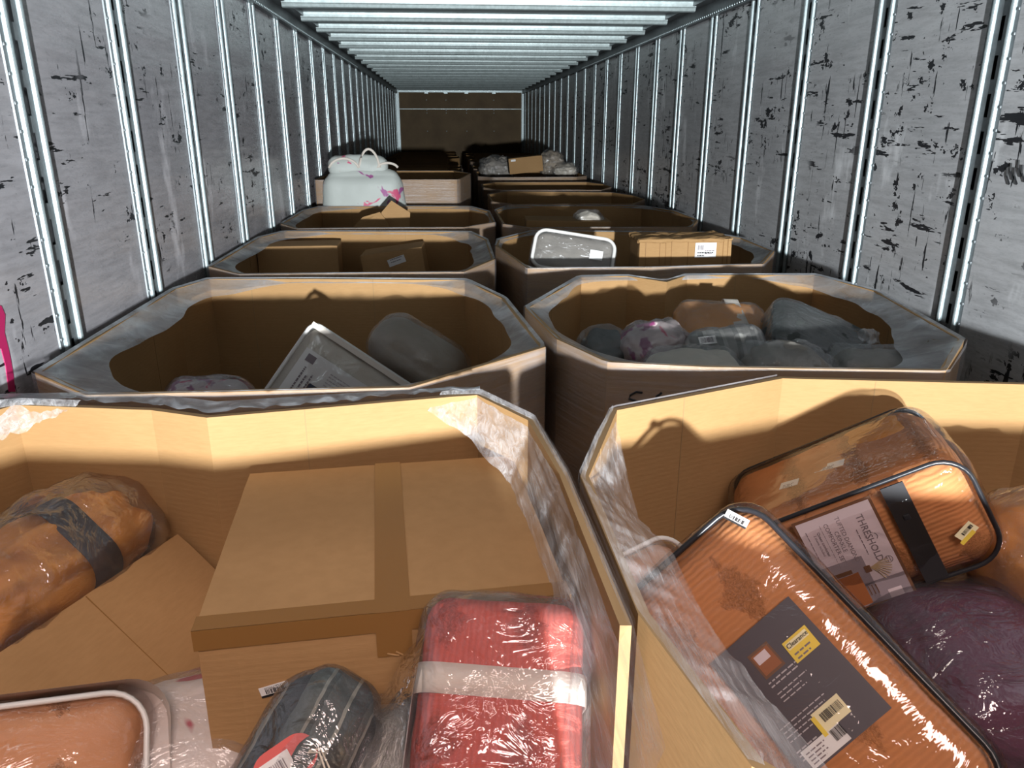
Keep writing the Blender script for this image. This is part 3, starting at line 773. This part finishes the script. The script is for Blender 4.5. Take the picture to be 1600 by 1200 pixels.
mesh_obj('card_border', [co_+TX*a+TY*b+V((0, 0, c)) for a, b, c in boxg(-cw/2-.005, cw/2+.004, -ch/2-.005, ch/2+.005, -.001, .0004)[0]], boxg(0, 1, 0, 1, 0, 1)[1], M['brownp'], B)
pc = card('front_card', co_, TX, TY, cw, ch, M['lilac'], B)
def cp(u, v_, z=.0016): return co_+TX*((u-.5)*cw)+TY*((v_-.5)*ch)+V((0, 0, z))
text_mesh('title', 'THRESHOLD', .0165, cp(.36, .80), TX, TY, M['greyink'], pc, bold=True)
lines('small_print', cp(.24, .69), TX, TY, [.05], .005, .0014, M['greyink'], pc)
for k, tx in enumerate(('TUFTED DIAMOND', 'CRINKLE', 'COMFORTER SET')):
    text_mesh('product_words', tx, .0105, cp(.30, .53-k*.085), TX, TY, M['greyink'], pc)
lines('rule', cp(.08, .285), TX, TY, [.09], .005, .0005, M['greyink'], pc)
text_mesh('size_words', 'Queen comforter', .0068, cp(.27, .23), TX, TY, M['greyink'], pc, bold=True)
text_mesh('size_words', '2 shams included', .0062, cp(.27, .175), TX, TY, M['greyink'], pc)
lines('small_print', cp(.10, .08), TX, TY, [.06], .005, .0011, M['greyink'], pc)
mesh_obj('seal_ring', *tube([cp(.62, .90)+TX*(.0065*math.cos(a))+TY*(.0065*math.sin(a)) for a in [k*math.pi/8 for k in range(16)]], .0006, 5, True), M['greyink'], pc)
lines('seal_print', cp(.59, .91), TX, TY, [.011, .011], .004, .0014, M['greyink'], pc)
mesh_obj('logo_mark', *tube([cp(.33+.06*k/6, .885+.02*math.sin(math.pi*k/6)) for k in range(7)], .0007, 5), M['greyink'], pc)
# printed room photo: grey wall, rust bed, vase with grasses, chair
card('photo_wall', cp(.75, .30), TX, TY, cw*.50, ch*.60, M['greyp'], pc, .0003)
card('photo_floor', cp(.89, .70), TX, TY, cw*.22, ch*.60, M['greyp'], pc, .0003)
card('photo_cushion', cp(.95, .80, .0021), TX, TY, cw*.09, ch*.18, M['lilac'], pc, .0003)
q = rbox(cw*.34, ch*.46, .0012, .0005, 8)
mesh_obj('photo_bed', [cp(.82, .24, .0024)+TX*(v.x-.25*v.y*v.y/ch)+TY*v.y+V((0, 0, v.z)) for v in q[0]], q[1], M['rust'], pc)
card('photo_headboard', cp(.62, .20, .0022), TX, TY, cw*.04, ch*.40, M['brownp'], pc, .0005)
q = rbox(.013, .011, .001, .0005, 4)
mesh_obj('photo_vase', [cp(.645, .60, .0024)+TX*v.x+TY*v.y+V((0, 0, v.z)) for v in q[0]], q[1], M['brownp'], pc)
P = []
for k in range(9):
    a = math.radians(-25+k*11); b0 = cp(.64, .64, .0024)
    P.append(tube([b0, b0+TX*(.012*math.sin(a))+TY*(.018*math.cos(a)), b0+TX*(.026*math.sin(a)+.004)+TY*(.034*math.cos(a))], .0008, 4))
mesh_obj('photo_grasses', *join(P), M['straw'], pc)
for k in range(3): card('photo_chair_slat', cp(.86, .50+.05*k, .0022), TX, TY, cw*.10, .0014, M['brownp'], pc, .0003)
sb = card('price_sticker', V((SXB/2-.058, -.022, SZB/2+.010)), (.86, .5, 0), (-.5, .86, 0), .034, .020, M['cstick'], B, .0006)
card('sticker_edge', V((SXB/2-.060, -.032, SZB/2+.0107)), (.86, .5, 0), (-.5, .86, 0), .030, .007, M['yellow'], sb, .0004)
bars('barcode', V((SXB/2-.056, -.019, SZB/2+.0107)), (.86, .5, 0), (-.5, .86, 0), .022, .006, M['ink'], sb, 11, 6)
# care labels showing through the top of the same bag
for (x, z, sx) in ((-.075, .03, .036), (.005, .02, .055)):
    tg = card('care_label', V((x, SYB/2-.004, z)), (.96, 0, .25), (.25, 0, -.96), sx, .026, M['white'], B, .001)
    lines('label_print', V((x-.012, SYB/2-.0028, z)), (.96, 0, .25), (.25, 0, -.96), [.022, .018, .02], .005, .0014, M['greyink'], tg)
# folded edge of the comforter, seen through the top
q = rbox(.13, .05, .12, .024, 14, (0, .01, 0), .010, 16, 9)
mesh_obj('bedding_fold', [V(v)+V((.10, SYB/2-.035, -.075)) for v in q[0]], q[1], M['orange2'], B, True)
# --- plum bag and the ochre bundle on the right
def poly_bag(label, m, sx, sy, sz, fab, r=.06, n=18, amp=.012, freq=8, seed=1, vin='poly', tail=None, name='bedding_bag', cat='bedding bag', bulge=(.01, .01, .015), cov=.012, body='folded_bedding', creases=None):
    t = thing(name, label, cat, m)
    mesh_obj(body, *rbox(sx, sy, sz, r, n, bulge, amp, freq, seed, creases=creases), M[fab], t, True)
    mesh_obj('clear_cover', *rbox(sx+cov*2, sy+cov*2, sz+cov*2, r+cov, n, bulge, amp*.8, freq*1.5, seed+11), M[vin], t, True)
    if tail:                                   # loose plastic end
        ax, ln = tail; s = 1 if ax > 0 else -1; rows = []
        n_ = 14
        A_ = [V((s*(sx/2-.005), sy*.46*math.cos(2*math.pi*k/n_), sz*.46*math.sin(2*math.pi*k/n_))) for k in range(n_+1)]
        B_ = [V((s*(sx/2+ln*(1+.4*noise.noise(V((k*.9, seed, 0))))), sy*.40*math.cos(2*math.pi*k/n_), sz*.16*math.sin(2*math.pi*k/n_))) for k in range(n_+1)]
        B_[-1] = B_[0]
        mesh_obj('loose_plastic', *loft(A_, B_, 5, lambda u, v_, p: V((0, 0, noise.noise(p*40)*.008*v_))), M[vin], t, True)
    return t
poly_bag('plum comforter bag with greyish plastic top, beside the rust bags', frame(at_d(1570, 1060, 1.33), (1, .1, -.03), (-.1, -.35, 1)), .44, .32, .24, 'purple', .09, 20, .008, 6, 3, 'poly')
poly_bag('ochre bundled bedding at the right frame edge, behind the plum bag', frame(at_d(1640, 865, 1.36), (1, .2, .1), (0, -.4, 1)), .24, .2, .2, 'orange2', .08, 16, .016, 9, 6)
zip_bag('white-piped clear bag wedged at the left wall of the nearest right bin', frame(at_d(1030, 950, 1.36), (.85, .45, .1), (-.2, -.7, .7)), .18, .22, .12, 'peach', 'wpiping', 14, .005, 9, 7, r=.04)
# --- ochre blanket on the tilted carton
ax = (p0-p1).normalized()
topn = zup
ctr = p0 - ax*.205 + zup*.093 - side_n*.080
def folds(p):
    return .007*math.sin(p.z*120+6*noise.noise(p*V((5, 9, 9)).length*.45))*(1 if abs(p.x) < .3 else .4)
blk = poly_bag('ochre folded blanket in clear bag with charcoal band, on the tilted carton', Matrix(((ax.x, -side_n.x, zup.x, ctr.x), (ax.y, -side_n.y, zup.y, ctr.y), (ax.z, -side_n.z, zup.z, ctr.z), (0, 0, 0, 1))),
      .41, .17, .160, 'orange2', .05, 30, .013, 11, 4, 'poly', (1, .03), 'blanket_bag', 'blanket bag', cov=.030, body='folded_blanket', creases=folds)
ring('charcoal_band', .17, .160, .045, .062, M['band'], blk, .05, .014)
# --- peach comforter with white-edged bag, bottom left
pb = zip_bag('peach tufted comforter in white-edged bag, at the lower left corner', frame(at_d(58, 1262, 1.0), screen_dir(85, 1180, 1, -.16), (ray(85, 1180)*-1).normalized()+V((.1, 0, .1))), .27, .27, .16, 'peach', 'wpiping', 20, .007, 9, 8, r=.05, pr=.0042)
mesh_obj('white_gusset', *loft([p+V((0, 0, .01)) for p in rrect(.304, .274, .055, .06)], [p+V((0, 0, -.01)) for p in rrect(.304, .274, .055, -.05)], 4, None, True), M['whiteband'], pb, True)
card('paper_label', V((-.075, -.03, .092)), X, Y, .06, .05, M['white'], pb)
# --- charcoal striped bag
def stripefold(p): return .004*math.sin(p.x*70)
st = poly_bag('charcoal striped bedding in clear bag with red swing tag', frame(at_d(458, 1222, .92), screen_dir(460, 1150, .86, .50), -ray(460, 1150).normalized()+V((-.25, 0, .15))), .115, .25, .11, 'stripe', .045, 20, .006, 9, 5, 'poly', None, cov=.006)
sx_ = V((-.020, .018, .068))
tagd = []
q = rrect(.044, .074, .0219, 0, 7); n = len(q)
RT = Matrix.Rotation(math.radians(-28), 3, 'Z')
vs = [RT @ V((p.x, p.y, 0))+sx_ for p in q]+[RT @ V((p.x, p.y, .0015))+sx_ for p in q]
rt = mesh_obj('swing_tag', vs, [tuple(range(n))[::-1], tuple(range(n, 2*n))]+[(i, (i+1) % n, n+(i+1) % n, n+i) for i in range(n)], M['redtag'], st)
rt['label'] = 'red rounded swing tag'
card('tag_label', sx_+RT @ V((0, -.012, .0017)), RT @ V((1, 0, 0)), RT @ V((0, 1, 0)), .024, .040, M['white'], rt, .0005)
bars('barcode', sx_+RT @ V((0, -.014, .0024)), RT @ V((0, 1, 0)), RT @ V((-1, 0, 0)), .03, .012, M['greyink'], rt, 13, 8)
mesh_obj('tag_string', *tube([sx_+V((.016, .022, .003)), sx_+V((.026, .030, .006)), sx_+V((.045, .018, .006)), sx_+V((.062, -.01, .004)), sx_+V((.075, -.05, .0))], .0011, 5), M['string'], st)
mesh_obj('tag_string', *tube([sx_+V((.016, .020, .003)), sx_+V((.027, .026, .008)), sx_+V((.048, .010, .008)), sx_+V((.066, -.02, .004)), sx_+V((.07, -.06, .0))], .0011, 5), M['string'], st)
# --- red comforter
er = screen_dir(800, 1080, 1, .08); nr = (-ray(800, 1080).normalized()+V((.62, 0, .10))).normalized()
mr = frame((0, 0, 0), er, nr); mr.translation = at_d(843, 1130, .93) - nr*.10
rd = poly_bag('red crinkle comforter with off-white band in clear bag', mr, .20, .29, .20, 'red', .03, 24, .0035, 10, 6, 'poly', None, cov=.010, bulge=(.006, .006, .006))
ring('off_white_band', .20, .20, 0.0, .036, M['whiteband'], rd, .028, .005, 'y') if False else None
a = rrect(.20+.012, .20+.012, .03, 0, 6); n = len(a); vs = []
for yy in (.058, .022):
    for p in a: vs.append(V((p.x, yy, p.y)))
for yy in (.022, .058):
    for p in a: q = V((p.x, 0, p.y)); vs.append(V((p.x*1.015, yy, p.y*1.015)))
fs = []
for j in range(4):
    for i in range(n): k = (i+1) % n; fs.append((j*n+i, j*n+k, ((j+1) % 4)*n+k, ((j+1) % 4)*n+i))
mesh_obj('off_white_band', vs, fs, M['whiteband'], rd, True)
lc = card('side_card', V((-.108, -.02, .035)), (0, 0, 1), (0, 1, 0), .085, .15, M['white'], rd)
lc['label'] = 'white card on the left side'
lines('small_print', V((-.1095, .03, .005)), (0, 0, 1), (0, 1, 0), [.05, .045, .05, .03], .008, .002, M['greyink'], lc)
# loose outer plastic of the red bag, spread to the left
def crump(u, v_, p): return V((0, 0, 0))+V((noise.noise(p*22), noise.noise(p*22+V((5, 0, 0))), noise.noise(p*22+V((0, 5, 0)))))*.012*math.sin(math.pi*v_)
Aa = [V((.06, .160, .02)), V((-.03, .162, .04)), V((-.08, .15, .06)), V((-.10, .10, .10)), V((-.105, .0, .115)), V((-.105, -.13, .115))]
Bb = [V((-.02, .172, -.03)), V((-.10, .135, -.02)), V((-.145, .06, .0)), V((-.17, -.01, .02)), V((-.185, -.07, .03)), V((-.19, -.15, .03))]
mesh_obj('loose_plastic', *loft(resample(Aa, 30), resample(Bb, 30), 10, crump), M['poly'], rd, True)
poly_bag('white and red floral bedding showing between the cartons in the nearest left bin', frame(at_d(285, 1185, 1.12), (1, .3, 0), (-.1, -.3, 1)), .24, .22, .14, 'redfloral', .06, 14, .010, 8, 9, 'polym')
poly_bag('small pinkish bedding bag between the striped and red bags', frame(at_d(580, 1215, .98), (1, .1, 0), (0, -.4, 1)), .18, .16, .10, 'cream', .045, 14, .008, 9, 4, 'polym')

# ------------------------------------------------------------------ second left bin
ce = screen_dir(530, 560, 172, 112); cn = (-ray(530, 560).normalized()+V((0, .0, .12))).normalized()
mW = frame((0, 0, 0), ce, cn); yW = V((mW[0][1], mW[1][1], mW[2][1])); xW = V((mW[0][0], mW[1][0], mW[2][0]))
mW.translation = at_d(488, 499, 2.17) + xW*.20 - yW*.165 - cn*.03
wb_ = zip_bag('cream comforter in white-edged zip bag with printed sheet, second left bin', mW, .40, .33, .09, 'cream', 'wpiping', 20, .006, 9, 3, r=.025, pr=.006)
mesh_obj('white_edge_panel', *boxg(-.195, .195, .145, .160, .047, .050), M['whiteband'], wb_)
mesh_obj('white_edge_panel', *boxg(.13, .19, -.15, .12, .047, .0495), M['whiteband'], wb_)
sh = card('printed_sheet', V((-.055, -.010, .048)), X, Y, .23, .20, M['white'], wb_)
wo_ = V((-.055, -.010, .0502))
lines('sheet_print', wo_+V((-.02, .07, 0)), X, Y, [.11]*5, .009, .003, M['paleink'], sh)
lines('sheet_print', wo_+V((-.085, -.088, 0)), Y, (-1, 0, 0), [.14, .12, .13], .014, .005, M['greyink'], sh)
card('emblem', wo_+V((-.088, .078, 0)), X, Y, .026, .022, M['greyink'], sh, .0004)
card('sheet_photo', wo_+V((-.01, -.035, 0)), X, Y, .09, .105, M['brownp'], sh, .0004)
card('sheet_photo', wo_+V((-.028, -.03, .0005)), X, Y, .05, .10, M['navy'], sh, .0004)
card('sheet_photo', wo_+V((-.010, -.045, .001)), X, Y, .03, .05, M['taupe'], sh, .0004)
ys = card('price_sticker', wo_+V((.088, .012, .0006)), X, Y, .045, .030, M['cstick'], wb_, .0005)
card('sticker_edge', wo_+V((.076, .012, .0013)), X, Y, .010, .030, M['yellow'], ys, .0004)
bars('barcode', wo_+V((.096, .012, .0013)), X, Y, .016, .016, M['ink'], ys, 9, 4)
poly_bag('taupe rolled blanket in clear bag, behind the cream comforter bag', frame(at_d(655, 560, 2.42), screen_dir(655, 560, 100, 62), (0, -.5, 1)), .30, .17, .14, 'taupe', .06, 18, .010, 8, 5, 'polym', (1, .03), 'blanket_bag', 'blanket bag')
poly_bag('low red and white printed bag at the left of the second left bin', frame(at_d(325, 628, 1.98)-V((0, 0, .055)), (1, 0, 0), (0, -.2, 1)), .20, .14, .19, 'pinkish', .035, 14, .008, 9, 2, 'poly', (1, .03))

# ------------------------------------------------------------------ second right bin
def item(label, px, py, d, sx, sy, sz, fab, e=(1, 0, 0), up=(0, -.25, 1), **k):
    k['n'] = 22; k.setdefault('freq', 15); k['amp'] = k.get('amp', .01)*1.25
    return poly_bag(label, frame(at_d(px, py, d), e, up), sx, sy, sz, fab, **k)
of = item('rust folded comforter with pale band, at the back of the second right bin', 1128, 516, 2.42, .27, .22, .10, 'orange2', (1, -.12, -.03), r=.035, n=18, amp=.006, seed=4, vin='polym', cov=.006)
ring('pale_band', .22, .10, .035, .045, M['whiteband'], of, .035, .012)
item('slate quilted comforter bag leaning in the second right bin', 1275, 543, 2.25, .30, .22, .12, 'stripe2', (.92, -.20, -.36), (.25, -.45, .85), r=.03, n=18, amp=.004, seed=5, vin='poly', cov=.004)
item('pink and white printed bundle in the second right bin', 1022, 545, 2.2, .18, .15, .10, 'pinkish', (1, 0, .05), r=.045, n=16, amp=.014, seed=6, tail=(1, .02))
gb = item('grey striped sheet set with small label, centre of the second right bin', 1135, 556, 2.10, .20, .15, .10, 'greystripe', (.97, -.1, .12), (.0, -.5, 1), r=.03, n=16, amp=.006, seed=7, cov=.004)
gl = card('paper_label', V((-.055, .0, .066)), X, Y, .045, .030, M['white'], gb)
bars('barcode', V((-.055, .0, .0675)), X, Y, .034, .02, M['greyink'], gl, 11, 2)
item('clear bag of cream bedding nearest the front of the second right bin', 1085, 582, 1.98, .22, .14, .07, 'cream', (1, -.05, 0), r=.03, n=16, amp=.008, seed=8, vin='polym')
item('crumpled grey bedding bag under the slate comforter', 1225, 573, 2.0, .20, .14, .07, 'grey', (1, -.05, 0), r=.035, n=16, amp=.014, seed=9, vin='polym')
item('clear bag of grey bedding at the right of the second right bin', 1362, 577, 2.05, .20, .14, .06, 'grey', (1, -.1, 0), r=.03, n=16, amp=.012, seed=10, vin='polym')
item('dark green bedding bag at the left of the second right bin', 945, 545, 2.22, .12, .12, .07, 'stripe2', (1, 0, 0), r=.03, n=14, amp=.010, seed=11, vin='polym')
cpk = thing('crumpled_plastic', 'upright tuft of crumpled clear plastic in the second right bin', 'plastic', Matrix.Translation(at_d(1362, 542, 2.16)))
q = rbox(.05, .035, .10, .016, 16, (0, 0, 0), .016, 22, 4)
mesh_obj('plastic_tuft', *q, M['polym'], cpk, True)
q = rbox(.045, .03, .04, .014, 14, (0, 0, 0), .014, 30, 7)
mesh_obj('plastic_tuft', [V(v)+V((-.012, 0, .035)) for v in q[0]], q[1], M['polym'], cpk, True)

# ------------------------------------------------------------------ rows three to seven
c3 = carton('labelled pale carton upright in the third right bin', frame(at_y(1058, 440, 3.30), (1, -.04, .012), (0, 0, 1)), .395, .22, .20, parts=False, mat='card')
pl = card('shipping_label', V((.085, -.1125, .155)), (1, 0, 0), (0, 0, 1), .09, .062, M['white'], c3)
bars('barcode', V((.062, -.1142, .166)), (1, 0, 0), (0, 0, 1), .028, .02, M['greyink'], pl, 9, 3)
lines('label_print', V((.082, -.1142, .150)), (1, 0, 0), (0, 0, 1), [.04, .03], .012, .004, M['greyink'], pl)
lines('label_print', V((.05, -.1142, .142)), (1, 0, 0), (0, 0, 1), [.07, .03], .012, .005, M['ink'], pl)
for x in (-.17, -.11, -.085, -.06, .01, .16, .18): mesh_obj('crease', *boxg(x-.001, x+.001, -.1135, -.1105, .0, .199), M['tape'], c3)
q = rbox(.40, .225, .016, .006, 16, amp=.010, freq=26, seed=3)
mesh_obj('crushed_top_edge', [V(v)+V((0, 0, .196)) for v in q[0]], q[1], M['card'], c3)
zb = zip_bag('clear zip bag of cream bedding with white rim, third right bin', frame(at_y(895, 402, 3.25), screen_dir(900, 390, 1, .16), (-.1, -.75, .6)), .36, .20, .10, 'grey', 'wpiping', 18, .007, 8, 5, r=.045, pr=.008, vin='polym')
card('paper_label', V((.095, -.005, .058)), X, Y, .055, .045, M['white'], zb)
carton('dark plain carton at the left of the third left bin', frame(at_y(462, 383, 3.74)+V((0, .11, -.24)), (1, .03, 0), (0, 0, 1)), .38, .20, .24, parts=False)
c4 = carton('brown carton with small white label at the right of the third left bin', frame(at_y(622, 390, 3.70)+V((0, .11, -.24)), (1, -.04, .14), (-.14, 0, 1)), .30, .20, .24, parts=False)
wl_ = card('paper_label', V((.02, -.1025, .185)), (1, 0, .2), (-.2, 0, 1), .085, .035, M['white'], c4)
lines('label_print', V((-.01, -.104, .190)), (1, 0, .2), (-.2, 0, 1), [.06, .05], .012, .004, M['greyink'], wl_)
cr4 = carton('long pale carton lying in the fourth right bin', frame(at_y(885, 366, 4.62), (1, -.05, -.02), (0, 0, 1)), .50, .25, .10, parts=False, mat='card')
item('small white plastic bag on the long pale carton', 920, 343, 4.58, .14, .10, .06, 'cream', r=.025, n=12, amp=.012, seed=3, vin='polym')
# loose flaps lying across the fourth left bin
fl = thing('cardboard_flap', 'loose folded cardboard flap sticking up in the fourth left bin', 'cardboard', Matrix.Translation(at_y(580, 352, 4.75)))
def slab(name, pts, t_, mat, parent):
    n_ = len(pts); nn = (V(pts[1])-V(pts[0])).cross(V(pts[2])-V(pts[0])).normalized()*t_
    vs = [V(p) for p in pts]+[V(p)+nn for p in pts]
    return mesh_obj(name, vs, [tuple(range(n_))[::-1], tuple(range(n_, 2*n_))]+[(i, (i+1) % n_, n_+(i+1) % n_, n_+i) for i in range(n_)], mat, parent)
slab('flap_face', [(-.16, -.02, -.06), (.12, -.02, -.06), (.10, 0, .015), (.055, .02, .075), (-.05, .03, .045)], .006, M['card'], fl)
slab('flap_face', [(.02, .06, -.06), (.22, .10, -.06), (.23, .12, .06), (.12, .10, .135), (.06, .07, .07)], .006, M['carton'], fl)
# white floral bag in front of the fifth left bin
fb = thing('tote_bag', 'white floral bag with handle loops, before the fifth left bin', 'bag', Matrix.Translation(at_y(570, 318, 5.47)))
mesh_obj('bag_body', *rbox(.60, .19, .42, .09, 20, (0, .02, .03), .010, 6, 4, taper=.12), M['floral'], fb, True)
q = rbox(.40, .13, .12, .05, 16, (0, 0, .02), .012, 8, 6)
mesh_obj('bag_top', [V(v)+V((-.03, .02, .245)) for v in q[0]], q[1], M['cream'] if False else M['floral'], fb, True)
for x0, x1, h in ((-.22, -.02, .30), (-.02, .12, .36), (.10, .24, .27)):
    mesh_obj('handle', *tube([V((x0+(x1-x0)*k/10, -.04, .24+(h-.24)*math.sin(math.pi*k/10)**.6)) for k in range(11)], .009, 6), M['whiteband'], fb, True)
# goods piled on the seventh right bin
def gy(px, py, Yv): return at_y(px, py, Yv)
item('silvery clear bag left of the carton on the seventh right bin', 776, 264, 8.6, .34, .3, .20, 'grey', r=.08, n=16, amp=.03, seed=5, vin='polym')
ct = carton('small kraft carton lying on the bags of the seventh right bin', frame(at_y(822, 269, 8.55), (1, -.05, .10), (-.1, 0, 1)), .36, .26, .17, parts=False, mat='card')
lab_ = card('paper_label', V((-.13, -.132, .14)), (1, 0, 0), (0, 0, 1), .05, .02, M['white'], ct)
item('clear bag with a brown patch right of the small kraft carton', 862, 256, 8.55, .22, .25, .22, 'taupe', r=.08, n=16, amp=.03, seed=6, vin='polym')
item('white plastic bundle at the far right of the seventh right bin', 883, 266, 8.45, .24, .2, .10, 'cream', r=.045, n=14, amp=.02, seed=7, vin='polym')
